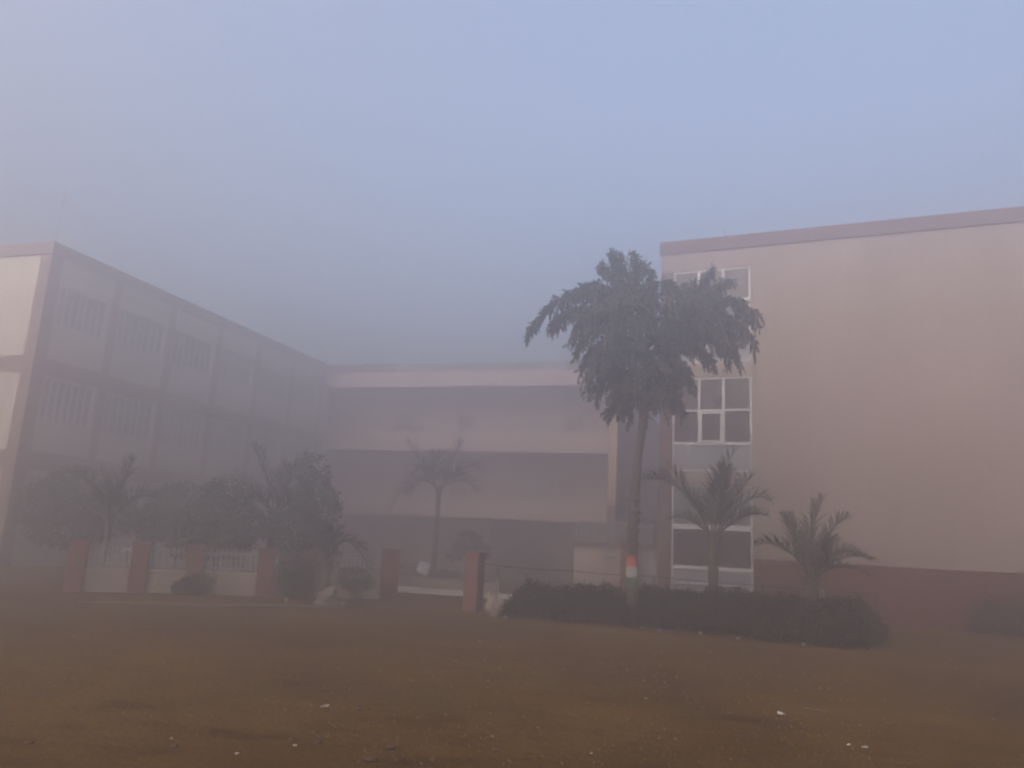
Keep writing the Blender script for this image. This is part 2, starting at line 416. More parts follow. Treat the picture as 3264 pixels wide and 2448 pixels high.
def text(word, x, wid, parent):
    cu = bpy.data.curves.new('letters', 'FONT'); cu.body = word; cu.size = .48; cu.extrude = .015
    tmp = bpy.data.objects.new('letters', cu); COL.objects.link(tmp)
    bpy.context.view_layer.update()
    me = bpy.data.meshes.new_from_object(tmp.evaluated_get(bpy.context.evaluated_depsgraph_get()))
    bpy.data.objects.remove(tmp)
    wd = max(v.co.x for v in me.vertices) or 1
    for v in me.vertices:
        X, Y_, Zz = v.co; v.co = (x + X * wid / wd, -.04 - Zz, .05 + Y_)
    me.materials.clear()
    return link('lettering', me, 'dark', parent)
text('DPN', 1.55, 1.3, sg); text('PUBLIC', 3.35, 2.3, sg); text('SCHOOL', 6.1, 2.75, sg)

# ------------------------------------------------------------------ gate, fences, yard
def pillar(name, label, x, y, h, wd, dp, rz, group=None):
    t = thing(name, label, 'pillar', (x, y, 0), rz, group)
    bm = MB().box(-wd / 2, wd / 2, -dp / 2, dp / 2, -.2, h - .08); bm.build('shaft', 'redpillar', t)
    MB().box(-wd / 2 - .03, wd / 2 + .03, -dp / 2 - .03, dp / 2 + .03, h - .08, h).build('cap', 'redpillar', t)
    return t
pillar('gate_pillar', 'brick red gate pillar beside the hedge, right of the gate opening', -.67, 19.7, 1.38, .36, .36, R(-26), 'gate pillars')
pillar('gate_pillar', 'brick red gate pillar at the fence end, left of the gate opening', -3.05, 22.03, 1.34, .42, .42, R(20), 'gate pillars')

FA = math.atan2(19.2 - 22.0, -10.5 + 3.1)   # direction from gate to far left
def fence():
    p = Vector((-3.28, 21.93, 0)); d = Vector((math.cos(FA), math.sin(FA), 0))
    b = thing('boundary_fence', 'low cream boundary wall with red posts and pale railings, left of the gate', 'fence', p, FA)
    ps = [1.95, 3.0, 4.72, 5.95, 7.3]; X = 7.5
    MB().box(0, X, -.08, .08, -.2, .52).build('low_wall', 'sack', b)
    MB().box(0, X, -.1, .1, .52, .57).build('coping', 'cream', b)
    edges = [0.02] + ps + [X]
    for q in ps: MB().box(q - .19, q + .19, -.19, .19, -.2, 1.12).box(q - .22, q + .22, -.22, .22, 1.12, 1.2).build('post', 'redpillar', b)
    for i in range(len(edges) - 1):
        a, c = edges[i] + .19, edges[i + 1] - .19
        if c - a < .3: continue
        g = MB(); g.box(a, c, -.015, .015, .64, .67).box(a, c, -.015, .015, 1.0, 1.03)
        x = a + .06
        while x < c: g.box(x - .014, x + .014, -.012, .012, .57, 1.12); x += .12
        g.build('railing', 'grille', b)
fence()

def compound():
    b = thing('compound_wall', 'cream yard wall with brown ledge and pale bars on top', 'wall', (2.38, 27.0, 0), R(-3))
    MB().box(0, 1.62, 0, .2, -.2, 1.66).build('panel', 'cream', b)
    MB().box(-.05, 3.2, -.02, .22, 1.66, 1.84).build('ledge', 'brown', b)
    MB().box(1.62, 2.9, 0.02, .18, -.2, 1.66).build('dark_panel', 'plinth', b)
    g = MB().box(.1, 2.6, .07, .1, 2.5, 2.53); x = .12
    while x < 2.6: g.box(x - .014, x + .014, .075, .095, 1.84, 2.56); x += .085
    g.build('railing', 'grille', b)
    h = MB().box(.97, 1.30, -.03, 0, 1.26, 1.66).build('meter_box', 'steel', b)
    MB().box(.96, 1.31, -.045, -.03, 1.44, 1.47).build('strap', 'white', h)
compound()
pillar('gate_pillar', 'dark red pillar standing behind the striped palm trunk', 3.92, 25.0, 1.86, .50, .4, R(-5), 'gate pillars')
t = thing('sheet_gate', 'pale sheet metal gate between dark red pillar and pink block', 'gate', (4.20, 25.15, 0), R(-6))
MB().box(0.02, .66, 0, .02, .12, 1.62).build('panel', 'board', t)
g = MB().box(0.0, .03, -.02, .04, .05, 1.66).box(.64, .67, -.02, .04, .05, 1.66)
for i in range(7): g.box(.08 + i * .08, .10 + i * .08, -.02, 0, .12, 1.62)
g.box(.03, .64, -.025, .03, .08, .12).box(.03, .64, -.025, .03, 1.62, 1.66)
g.build('frame', 'grille', t)

t = thing('wire_fence', 'dark single wire on thin pale posts behind the hedge', 'fence', (-.45, 19.35, 0), 0)
pts = [Vector((0, 0, 1.13)), Vector((2.1, -.35, 1.08)), Vector((3.95, -.75, 1.07)), Vector((6.3, -1.2, 1.0)), Vector((9.2, -.5, .95))]
wpts = []
for i in range(len(pts) - 1):
    for k in range(6):
        q = pts[i].lerp(pts[i + 1], k / 6); q.z -= .03 * math.sin(math.pi * k / 6); wpts.append(q)
wpts.append(pts[-1])
MB().tube(wpts, .011, 5).build('wire', 'iron', t)
for q in ((.35, -.05, 1.05), (3.75, -.7, .92), (3.95, -.75, 1.08), (6.3, -1.2, 1.0), (9.2, -.5, .95)):
    MB().box(q[0] - .025, q[0] + .025, q[1] - .025, q[1] + .025, -.1, q[2]).build('post', 'stone', t)

# planting bed and small things inside the gate
t = thing('planter', 'low brown planter wall with pale coping inside the gate', 'planter', (-5.2, 28.55, 0), ang)
MB().box(0, 5.4, 0, .15, -.1, .34).build('wall', 'door', t)
MB().box(1.2, 4.9, -.02, .17, .34, .37).build('coping', 'kerb', t)
t = thing('notice_board', 'small tilted pale board on a stick inside the gate', 'board', (-2.55, 26.2, 0), R(8))
o = MB().box(-.19, .19, -.015, .0, -.19, .19).build('board', 'board', t); o.location = (0, 0, .72); o.rotation_euler = (0, R(14), 0)
MB().box(-.02, .02, 0, .03, -.05, .62).build('post', 'steel', t)

# ------------------------------------------------------------------ plants
def side_frame(T):
    Z = Vector((0, 0, 1)); s = T.cross(Z)
    if s.length < .05: s = Vector((1, 0, 0))
    s.normalize(); return s, s.cross(T).normalized()

def date_frond(name, parent, p0, p1, p2, leaf=.34, n=46, rng=None, m='leafD', wid=.016, start=.16):
    mb = MB()
    pts = [bez(p0, p1, p2, k / 12) for k in range(13)]
    mb.tube(pts, [.022 * (1 - .8 * k / 12) + .003 for k in range(13)], 5)
    for i in range(n):
        t = start + (1 - start) * (i + rng.random() * .6) / n
        P = bez(p0, p1, p2, t); T = (bez(p0, p1, p2, min(1, t + .02)) - bez(p0, p1, p2, max(0, t - .02))).normalized()
        s, u = side_frame(T)
        ll = 1.75 * leaf * (math.sin(math.pi * min(1, .18 + .82 * t * .95)) ** .45) * (1.0 - .15 * t)
        for sg_ in (-1, 1):
            a = R(rng.uniform(34, 58) - 18 * t)
            d = (T * math.cos(a) + s * (sg_ * math.sin(a)) + u * rng.uniform(-.1, .75)).normalized()
            L1 = ll * rng.uniform(.8, 1.1)
            q0 = P; q1 = P + d * L1 * .55; q2 = P + d * L1 + Vector((0, 0, -L1 * rng.uniform(.02, .22)))
            w = d.cross(u); w = (w.normalized() if w.length > .01 else s) * wid * rng.uniform(.7, 1.1)
            mb.quad(q0 - w * .5, q0 + w * .5, q1 + w, q1 - w); mb.tri(q1 - w, q1 + w, q2)
            k = u.cross(d)
    return mb.build(name, m, parent)

def ringed_trunk(mb, pts, rads, step=.09, amp=.12, rng=None):
    # densify with leaf-scar rings
    out = []; rr = []
    for i in range(len(pts) - 1):
        a, b_ = Vector(pts[i]), Vector(pts[i + 1]); n = max(1, int((b_ - a).length / step))
        for k in range(n):
            out.append(a.lerp(b_, k / n)); r_ = rads[i] + (rads[i + 1] - rads[i]) * k / n
            rr.append(r_ * (1 + (amp if len(out) % 2 else -amp * .4)))
    out.append(Vector(pts[-1])); rr.append(rads[-1])
    mb.tube(out, rr, 12, jit=amp * .4, rng=rng)

# --- tall fishtail palm
def fishtail_palm():
    rng = random.Random(11)
    bx, by = 2.90, 18.0
    b = thing('fishtail_palm', 'tall ragged drooping palm with orange, white and green bands on its trunk', 'palm tree', (bx, by, 0))
    def Tt(x, z, y=0): return Vector((x - bx, y, z))
    path = [(0.02, 0, -.1), (0, 0, .8), (-.03, 0, 1.6), (.0, 0, 2.6), (.06, 0, 3.7), (.17, 0, 4.5), (.24, .03, 5.6), (.24, .05, 7.2)]
    rd = [.155, .125, .12, .11, .095, .095, .08, .05]
    mb = MB(); ringed_trunk(mb, path[:5] + path[5:], rd, .12, .05, rng)
    mb.build('trunk', 'bark2', b, smooth=True)
    kn = MB()
    for z in (1.75, 2.02, 2.25, 2.45, 2.7):
        kn.tube([(rng.uniform(-.03, 0), 0, z), (rng.uniform(-.02, .02), 0, z + .05), (rng.uniform(-.02, .02), 0, z + .12)], [.12, .145, .115], 11, jit=.12, rng=rng)
    kn.build('leaf_scar', 'bark', b, smooth=True)
    for z0, z1, m in ((.80, 1.04, 'green'), (1.04, 1.28, 'bwhite'), (1.28, 1.49, 'orange')):
        def cx(z): return -.03 * (z - .8) / .8
        MB().tube([(cx(z0), 0, z0), (cx(z1), 0, z1 - .002)], .131, 16).build('painted_band', m, b)
    # fronds: (start z, control dx,dz,dy ; tip dx,dz,dy ; secondary length)
    F = [
     (6.6, (-1.35, 8.55, -.1), (-2.50, 6.65, -.1), .50), (6.4, (-1.2, 7.9, .3), (-1.95, 6.9, .4), .48),
     (6.3, (-.9, 7.9, -.5), (-1.45, 6.5, -.7), .60), (6.9, (-.8, 8.3, .2), (-1.38, 7.75, .3), .42),
     (7.0, (-.55, 8.2, 0), (-.62, 8.62, 0), .35), (7.1, (-.2, 8.2, .3), (-.30, 8.3, .4), .45),
     (7.1, (-.02, 8.0, -.3), (.08, 8.28, -.3), .36), (5.9, (-.9, 7.3, 0), (-1.32, 6.3, 0), .55),
     (6.9, (.0, 8.3, .9), (-.4, 7.6, 1.5), .6), (6.8, (.3, 8.2, -.9), (.3, 7.2, -1.5), .6),
     (6.5, (1.25, 7.5, 0), (1.72, 8.32, 0), .42), (6.5, (1.4, 7.75, .3), (2.2, 8.2, .4), .45),
     (6.4, (1.5, 8.1, -.3), (2.6, 7.2, -.4), .60), (6.3, (1.7, 8.0, .2), (2.72, 6.75, .2), .55),
     (6.0, (1.3, 7.6, .6), (2.45, 6.35, .7), .55), (6.1, (1.1, 7.4, -.6), (1.95, 6.35, -.8), .62),
     (5.9, (1.0, 7.0, .1), (1.72, 6.15, .1), .50), (5.8, (-.7, 7.0, .1), (-1.18, 5.95, .1), .52),
     (5.7, (-.5, 6.9, -.6), (-.95, 5.75, -.9), .58), (5.3, (-.4, 6.4, .5), (-.85, 5.35, .7), .5),
     (5.3, (.8, 6.5, -.4), (1.0, 5.5, -.6), .5), (5.4, (.9, 6.7, .4), (1.15, 5.75, .6), .50),
     (4.9, (-.25, 5.8, -.1), (-.62, 4.75, -.1), .40), (4.8, (.55, 5.8, -.1), (.98, 4.95, -.1), .44),
     (4.8, (.2, 5.7, -.5), (.35, 4.85, -.9), .45), (4.7, (.1, 5.5, .4), (.1, 4.85, .6), .4),
     (6.2, (.3, 7.4, -.9), (.5, 6.2, -1.5), .62), (6.2, (-.3, 7.4, -.8), (-.5, 6.3, -1.4), .62),
 (5.6, (.2, 6.6, -.8), (.2, 5.5, -1.3), .6), (6.5, (-.2, 7.9, -.6), (-.55, 7.1, -1.1), .6), (6.7, (.8, 7.6, -.7), (1.25, 7.1, -1.0), .55),
     (6.4, (-.7, 7.6, .1), (-1.25, 6.9, 0), .6), (6.4, (1.1, 7.6, 0), (1.9, 7.1, -.1), .6), (5.9, (-.2, 7.0, -.3), (-.75, 6.3, -.5), .6),
     (5.9, (.7, 7.0, -.3), (1.2, 6.4, -.4), .6), (5.3, (.1, 6.2, -.4), (-.2, 5.2, -.7), .5), (5.2, (.5, 6.2, .1), (.8, 5.3, .1), .5), (6.9, (.2, 7.9, 0), (.1, 7.9, .6), .5),
     (5.1, (-.25, 6.0, -.3), (-.5, 5.2, -.5), .45), (5.0, (.0, 5.9, .3), (-.3, 4.95, .4), .4), (5.0, (.6, 5.9, .2), (.75, 5.2, .2), .4), (4.9, (.4, 5.7, -.4), (.5, 4.95, -.6), .42),
     (5.5, (-.6, 6.6, -.1), (-1.1, 5.6, -.1), .55), (6.3, (1.5, 7.4, .5), (2.3, 6.9, .7), .5),
     (7.0, (-.5, 8.1, .2), (-.85, 8.35, .2), .42), (7.0, (-.3, 8.2, -.2), (-.35, 8.45, -.3), .5), (6.4, (1.2, 7.2, .3), (1.35, 8.1, .4), .42), (5.8, (.6, 6.9, .8), (1.0, 6.0, 1.3), .6), (5.9, (-.4, 7.0, .8), (-.6, 6.1, 1.3), .6),
    ]
    def sx(z): # stem centre x at height z
        for i in range(len(path) - 1):
            if path[i][2] <= z <= path[i + 1][2]:
                k = (z - path[i][2]) / (path[i + 1][2] - path[i][2]); return path[i][0] + (path[i + 1][0] - path[i][0]) * k
        return path[-1][0]
    for (z0, c, tp, sl) in F:
        mb = MB(); p0 = Vector((sx(z0), 0, z0)); p1 = Vector((c[0], c[2], c[1])); p2 = Vector((tp[0], tp[2], tp[1]))
        pts = [bez(p0, p1, p2, k / 10) for k in range(11)]
        mb.tube(pts, [.03 * (1 - .85 * k / 10) + .003 for k in range(11)], 5)
        Lf = sum((pts[k + 1] - pts[k]).length for k in range(10)); n = max(12, int(Lf / .055))
        for i in range(n):
            t = .22 + .78 * (i + rng.random()) / n
            P = bez(p0, p1, p2, min(1, t)); T = (bez(p0, p1, p2, min(1, t + .03)) - bez(p0, p1, p2, t - .03)).normalized()
            s, u = side_frame(T)
            sgn = -1 if i % 2 else 1
            d = (T * rng.uniform(.35, .9) + s * sgn * rng.uniform(.5, 1.0) + u * rng.uniform(-.05, .35)).normalized()
            LS = sl * rng.uniform(.75, 1.3) * (1.15 - .45 * t)
            q0 = P; q1 = P + d * LS * .55 + Vector((0, 0, .02)); q2 = P + d * LS * .85 + Vector((0, 0, -LS * .55))
            for k in range(20):
                tt = .12 + .88 * (k + rng.random() * .5) / 20
                a = bez(q0, q1, q2, min(1, tt)); td = (bez(q0, q1, q2, min(1, tt + .05)) - bez(q0, q1, q2, tt - .05)).normalized()
                ld = (td * rng.uniform(.3, .9) + Vector((rng.uniform(-.4, .4), rng.uniform(-.4, .4), rng.uniform(-1.25, .25)))).normalized()
                ll = rng.uniform(.10, .24); w = ld.cross(Vector((rng.uniform(-1, 1), rng.uniform(-1, 1), rng.uniform(-.3, .3))))
                if w.length < .05: continue
                w = w.normalized() * ll * rng.uniform(.09, .17)
                e = a + ld * ll * .72; tipp = a + ld * ll + w * rng.uniform(-.4, .4)
                mb.quad(a - w * .12, e - w, tipp, e + w)
        mb.build('frond', 'leafF', b)
fishtail_palm()

def date_palm(name, label, loc, trunk_h, r, fronds, leaf, seed, trunk_m='bark', n=52, stubs=True, m='leafD', lean=0, group='feathery young palms'):
    rng = random.Random(seed)
    b = thing(name, label, 'palm tree', loc, 0, group)
    mb = MB(); ringed_trunk(mb, [(0, 0, -.1), (lean * .4, 0, trunk_h * .5), (lean, 0, trunk_h)], [r * 1.25, r, r * 1.05], .06, .1, rng)
    mb.build('trunk', trunk_m, b, smooth=True)
    c = MB()
    for k in range(9):
        a = k * 2.4; c.tube([(lean + math.cos(a) * r * .6, math.sin(a) * r * .6, trunk_h - .15), (lean + math.cos(a) * r * 1.8, math.sin(a) * r * 1.8, trunk_h + .12)], [.035, .018], 5)
    c.build('crown_base', 'bark', b)
    for f in fronds:
        c1, tp = f[0], f[1]
        date_frond('frond', b, (lean, 0, trunk_h), (c1[0], c1[2], c1[1]), (tp[0], tp[2], tp[1]), leaf * (f[2] if len(f) > 2 else 1), n, rng, m, .012 + leaf * .011)
    return b

# palm A: behind the hedge, in front of the window (control (dx,z,dy), tip)
date_palm('feather_palm', 'young feathery palm in front of the striped window bays', (4.93, 18.9, 0), 1.95, .115, [
    ((-.75, 3.55, -.1), (-1.62, 3.28, -.2)), ((-.45, 3.1, .3), (-1.0, 3.75, .5), .8), ((-.15, 3.0, .1), (.55, 4.12, .1)),
    ((.1, 3.1, -.3), (.12, 3.6, -.7), .9), ((.45, 3.0, .1), (1.0, 3.55, .1)), ((.75, 3.25, -.1), (1.25, 2.95, -.2), .9),
    ((.5, 2.7, -.5), (.95, 2.55, -1.0), .8), ((-.4, 2.6, .4), (-.85, 2.45, .8), .7)],
    .44, 21, n=56)
# palm B: small, near the plinth
date_palm('feather_palm', 'small spreading palm in front of the dark red plinth', (6.62, 17.3, 0), 1.15, .11, [
    ((-.5, 2.15, 0), (-1.25, 1.85, -.1)), ((-.05, 2.2, .1), (.32, 2.98, .1)), ((.25, 2.3, -.1), (.75, 2.55, -.1)),
    ((.5, 2.15, 0), (1.25, 1.68, 0)), ((.3, 1.8, -.4), (.8, 1.75, -.8), .8),
    ((-.25, 2.1, .3), (-.35, 2.55, .6), .9), ((.35, 1.9, .4), (.8, 2.1, .7), .9), ((.55, 1.75, .2), (1.35, 1.35, .2), .7)],
    .36, 22, n=54)
# palm C: beyond the gate
date_palm('feather_palm', 'lone slim palm standing beyond the gate opening', (-2.55, 30.0, 0), 3.45, .085, [
    ((-.9, 4.7, 0), (-1.35, 5.25, 0)), ((-1.0, 4.5, -.2), (-1.75, 2.55, -.3)), ((-.7, 4.3, .5), (-1.2, 3.4, .8)), ((.5, 4.8, 0), (.75, 5.35, 0)),
    ((.9, 4.9, .2), (1.5, 4.3, .3)), ((.6, 4.4, -.6), (1.1, 3.9, -1.0)), ((-.1, 4.6, .6), (-.3, 4.9, 1.0)), ((.8, 4.3, .4), (1.35, 3.6, .6)), ((-.5, 4.6, -.6), (-.9, 4.0, -1.1))],
    .55, 23, n=40)
# palm D: left cluster
date_palm('feather_palm', 'palm with upright fronds rising out of the left tree cluster', (-6.55, 22.8, 0), 2.1, .12, [
    ((-.3, 3.3, 0), (-.85, 4.0, 0)), ((-.7, 3.1, -.2), (-1.45, 3.0, -.3)), ((.3, 3.3, .1), (.75, 3.75, .1)), ((.8, 3.0, 0), (1.35, 2.6, 0)),
    ((-.5, 2.8, -.6), (-1.1, 2.3, -1.0)), ((.5, 2.7, -.5), (1.0, 2.4, -.9)), ((0, 3.1, .5), (.1, 3.5, .9)), ((-.8, 2.9, .3), (-1.5, 2.2, .4))],
    .5, 24, n=40)
# drooping palm E by the gate
date_palm('feather_palm', 'arching palm drooping beside the left gate pillar', (-4.35, 20.15, 0), 1.0, .1, [
    ((.35, 2.1, 0), (1.12, .75, -.1)), ((.3, 1.9, .3), (.95, 1.2, .4)), ((-.2, 2.0, 0), (-.55, 1.9, 0)), ((.1, 1.9, -.4), (.3, 1.6, -.8)), ((-.4, 1.7, .2), (-.8, 1.0, .3))],
    .34, 25, n=36)
# palm F: far left
date_palm('feather_palm', 'faint thin stemmed palm behind the far left fence', (-10.35, 21.1, 0), 1.7, .07, [
    ((-.6, 2.7, 0), (-1.1, 2.9, 0)), ((-.8, 2.5, 0), (-1.5, 1.8, 0)), ((.2, 2.8, 0), (.4, 3.3, 0)), ((.6, 2.6, 0), (1.2, 2.3, 0)), ((.1, 2.4, -.5), (.2, 2.2, -1)), ((-.3, 2.6, .5), (-.5, 2.6, 1))],
    .42, 26, n=36)

def leaf_cloud(mb, centers, n, size, rng, droop=.2):
    tot = sum(c[3] * c[4] * c[5] for c in centers) ** 1.0
    for (x, y, z, a, b_, c_) in centers:
        k = max(30, int(n * (a * b_ * c_) / tot))
        for _ in range(k):
            while True:
                p = Vector((rng.uniform(-1, 1), rng.uniform(-1, 1), rng.uniform(-1, 1)))
                if .35 < p.length < 1: break
            if rng.random() < .6: p = p.normalized() * rng.uniform(.75, 1.05)
            nn = noise.noise(Vector((x + p.x * a, y + p.y * b_, z + p.z * c_)) * 2.6)
            if nn < -.18: continue
            P = Vector((x + p.x * a, y + p.y * b_, z + p.z * c_))
            d = Vector((rng.uniform(-1, 1), rng.uniform(-1, 1), rng.uniform(-1, .6))).normalized()
            w = d.cross(Vector((rng.uniform(-1, 1), rng.uniform(-1, 1), rng.uniform(-1, 1))))
            if w.length < .05: continue
            s = size * rng.uniform(.6, 1.3); w = w.normalized() * s * .32
            mb.quad(P, P + d * s * .5 + w, P + d * s, P + d * s * .5 - w)

def tree(name, label, loc, th, tr, centers, n, size, seed, group='trees behind the left fence', m='leafT'):
    rng = random.Random(seed); b = thing(name, label, 'tree', loc, 0, group)
    mb = MB(); mb.tube([(0, 0, -.1), (.03, 0, th * .5), (0, .02, th)], [tr * 1.3, tr, tr * .8], 8, jit=.06, rng=rng)
    for c in centers:
        e = Vector(c[:3]); s0 = Vector((0, 0, th * .92)); mb.tube([s0, s0.lerp(e, .5) + Vector((0, 0, .1)), e], [tr * .55, tr * .35, tr * .12], 6)
    mb.build('trunk', 'bark', b, smooth=True)
    mb = MB(); leaf_cloud(mb, centers, n, size, rng); mb.build('crown', m, b)
    return b
tree('leafy_tree', 'rounded dark tree left of the upright palm fronds', (-7.65, 21.6, 0), 1.0, .07,
     [(0, 0, 2.2, .8, .7, .75), (-.55, .1, 1.7, .7, .6, .6), (.55, 0, 1.75, .75, .6, .6), (.1, -.2, 1.35, 1.0, .6, .5), (-.9, .2, 1.2, .5, .5, .45)], 9000, .12, 31)
tree('leafy_tree', 'tall narrow bushy tree right of the upright palm fronds', (-5.45, 22.3, 0), .9, .08,
     [(0, 0, 3.1, .5, .5, .75), (.15, 0, 2.4, .7, .6, .8), (-.25, 0, 1.7, .85, .7, .8), (.25, 0, 1.1, .75, .6, .6)], 9500, .12, 32)
tree('leafy_tree', 'broad hazy tree at the far left edge of the yard', (-13.3, 25.0, 0), 1.3, .11,
     [(0, 0, 2.5, 1.2, 1, .9), (-1.0, 0, 2.0, 1.0, .9, .8), (1.0, 0, 1.9, .9, .9, .7), (0, -.3, 1.4, 1.4, .9, .6)], 8500, .14, 33)
tree('leafy_tree', 'hazy tree between far left palm and rounded tree', (-10.6, 26.2, 0), 1.1, .09,
     [(0, 0, 2.3, 1.0, .9, .8), (-.7, 0, 1.7, .8, .8, .6), (.7, 0, 1.6, .9, .8, .6)], 6500, .14, 34)
tree('small_tree', 'small green tree inside the gate near the dark doorway', (-1.35, 30.6, 0), .8, .05,
     [(0, 0, 1.6, .55, .5, .45), (.5, 0, 1.3, .45, .4, .35), (-.5, 0, 1.2, .4, .4, .3)], 2600, .11, 35, group=None)

def shrub(label, loc, centers, n, size, seed, group='low shrubs at the left fence'):
    rng = random.Random(seed); b = thing('shrub', label, 'shrub', loc, 0, group)
    mb = MB()
    for c in centers:
        for k in range(3): mb.tube([(rng.uniform(-.05, .05), rng.uniform(-.05, .05), -.05), (c[0] * .5, c[1] * .5, c[2] * .5), (c[0] + rng.uniform(-.1, .1), c[1], c[2])], [.018, .012, .006], 5)
    mb.build('stem', 'bark', b)
    mb = MB(); leaf_cloud(mb, centers, n, size, rng); mb.build('foliage', 'leafT', b)
shrub('dense green shrub growing against the fence post row', (-5.35, 20.6, 0), [(0, 0, .75, .32, .3, .4), (.05, 0, .35, .38, .3, .35)], 2800, .08, 41)
shrub('round shrub under the arching palm beside the gate', (-3.6, 19.75, 0), [(0, 0, .62, .42, .35, .26), (.25, 0, .35, .35, .3, .3)], 2800, .07, 42)
shrub('dark low shrub between the two left fence posts', (-7.35, 19.9, 0), [(0, 0, .3, .4, .3, .26), (-.4, 0, .2, .3, .25, .2)], 1500, .07, 43)
shrub('spreading shrub in the planter inside the gate', (-3.4, 28.8, 0), [(0, 0, .45, .9, .4, .3), (1.2, -.4, .4, .7, .4, .25)], 2500, .09, 44, None)

# hedges: thousands of small leaves over an added solid core that fills the gaps
def hedge(label, front, back, H, n, seed, group='clipped hedges'):
    rng = random.Random(seed); poly = front + back
    cx = sum(p[0] for p in poly) / len(poly); cyy = sum(p[1] for p in poly) / len(poly)
    b = thing('hedge', label, 'hedge', (cx, cyy, 0), 0, group)
    def inside(x, y):
        c = False; j = len(poly) - 1
        for i in range(len(poly)):
            xi, yi = poly[i]; xj, yj = poly[j]
            if (yi > y) != (yj > y) and x < (xj - xi) * (y - yi) / (yj - yi) + xi: c = not c
            j = i
        return c
    def edged(x, y):
        best = 9
        for i in range(len(poly)):
            a = Vector(poly[i]); c = Vector(poly[(i + 1) % len(poly)]); p = Vector((x, y)); ab = c - a
            t = max(0, min(1, (p - a).dot(ab) / ab.length_squared)); best = min(best, (p - a - ab * t).length)
        return best
    def height(x, y, d):
        k = min(1, d / .42) ** .45
        return H * k * (1 + .34 * noise.noise(Vector((x * 1.3, y * 1.3, 2))) + .2 * noise.noise(Vector((x * 4, y * 4, 5))))
    x0, x1 = min(p[0] for p in poly), max(p[0] for p in poly); y0, y1 = min(p[1] for p in poly), max(p[1] for p in poly)
    # core
    st = .12; vid = {}; v = []; f = []
    nx, ny = int((x1 - x0) / st) + 1, int((y1 - y0) / st) + 1
    for i in range(nx):
        for j in range(ny):
            x, y = x0 + i * st, y0 + j * st
            if inside(x, y):
                d = edged(x, y); vid[i, j] = len(v); v.append((x - cx, y - cyy, max(.0, height(x, y, d) * (.86 if d > .1 else .45))))
    for (i, j), k in vid.items():
        if all(q in vid for q in ((i + 1, j), (i, j + 1), (i + 1, j + 1))): f.append((k, vid[i + 1, j], vid[i + 1, j + 1], vid[i, j + 1]))
    me = bpy.data.meshes.new('filler_core'); me.from_pydata(v, [], f)
    link('filler_core', me, 'hedge', b)  # solid sheet added under the leaves, not real twigs
    mb = MB(); c = 0
    while c < n:
        x, y = rng.uniform(x0 - .1, x1 + .1), rng.uniform(y0 - .1, y1 + .1)
        if not inside(x, y): continue
        d = edged(x, y); h = height(x, y, d)
        if d < .3 or rng.random() < .5:
            z = h * (rng.random() ** .6 if d < .35 else rng.uniform(.8, 1.0)) + abs(rng.gauss(0, .035))
            s = rng.uniform(.035, .08); c += 1
            dd = Vector((rng.uniform(-1, 1), rng.uniform(-1, .7), rng.uniform(-.3, 1))).normalized()
            w = dd.cross(Vector((rng.uniform(-1, 1), rng.uniform(-1, 1), rng.uniform(-1, 1))))
            if w.length < .05: continue
            w = w.normalized() * s * .3; P = Vector((x - cx, y - cyy, z))
            if d < .12: P += Vector((rng.uniform(-.08, .08), rng.uniform(-.1, .02), 0))
            mb.quad(P, P + dd * s * .5 + w, P + dd * s, P + dd * s * .5 - w)
            if rng.random() < .03:   # stray shoot
                tp = P + Vector((rng.uniform(-.06, .06), rng.uniform(-.06, .06), rng.uniform(.1, .22)))
                for k in range(7):
                    q = P.lerp(tp, k / 7); e = Vector((rng.uniform(-1, 1), rng.uniform(-1, 1), .5)).normalized() * .05; ww = e.cross(Vector((0, 0, 1))).normalized() * .014
                    mb.quad(q, q + e * .5 + ww, q + e, q + e * .5 - ww)
    mb.build('foliage', 'hedge', b)
hedge('long dark hedge along the flower bed in front of the tall palm',
      [(.05, 18.35), (1.5, 18.0), (2.95, 17.6), (4.7, 16.45), (6.2, 15.5), (6.9, 15.45), (7.6, 16.4), (8.55, 18.05)],
      [(8.2, 18.7), (7.2, 18.2), (5, 18.5), (3, 19.0), (.4, 19.25)], .74, 34000, 51)
hedge('short dark hedge against the plinth of the pink block',
      [(11.7, 20.35), (13.2, 19.6), (16.5, 18.2)], [(16.8, 18.95), (13.5, 20.4), (12.1, 21.0)], .95, 12000, 52)

# ------------------------------------------------------------------ small loose things
def lump(name, label, cat, x, y, rx, ry, rz_, m, seed, group=None, z=None):
    o = MB().blob((0, 0, 0), rx, ry, rz_, seed, 2, .22).build(name, m, None, smooth=True, loc=(x, y, (rz_ * .6 if z is None else z)), rz=seed * 1.3)
    return tag(o, label, cat, group)
t = MB().blob((0, 0, .14), .19, .15, .26, 3, 3, .38).blob((-.06, 0, .38), .09, .08, .16, 5, 2, .3).build('cement_sack', 'sack', None, smooth=True, loc=(-.12, 18.75, 0)); t.rotation_euler = (0, R(-10), 0)
tag(t, 'pale slumped sack between right gate pillar and hedge', 'sack')
t = MB().tube([(0, 0, .25), (.0, 0, .7), (.02, 0, 1.02)], [.16, .17, .07], 7, jit=.15, rng=random.Random(3)).tube([(0, 0, -.1), (0, 0, .3)], [.13, .16], 7).build('painted_stump', 'sack', None, loc=(6.88, 17.55, 0))
tag(t, 'pale painted stump standing behind the small spreading palm', 'stump')
t = MB().tube([(0, 0, .45), (-.07, 0, .86)], [.022, .009], 6).tube([(.01, 0, .45), (.09, 0, .88)], [.022, .009], 6).tube([(0, 0, -.05), (0, 0, .5)], [.03, .024], 6).build('forked_stick', 'stone', None, loc=(6.22, 16.3, 0))
tag(t, 'pale forked stick poking out of the hedge by small palm', 'stick')
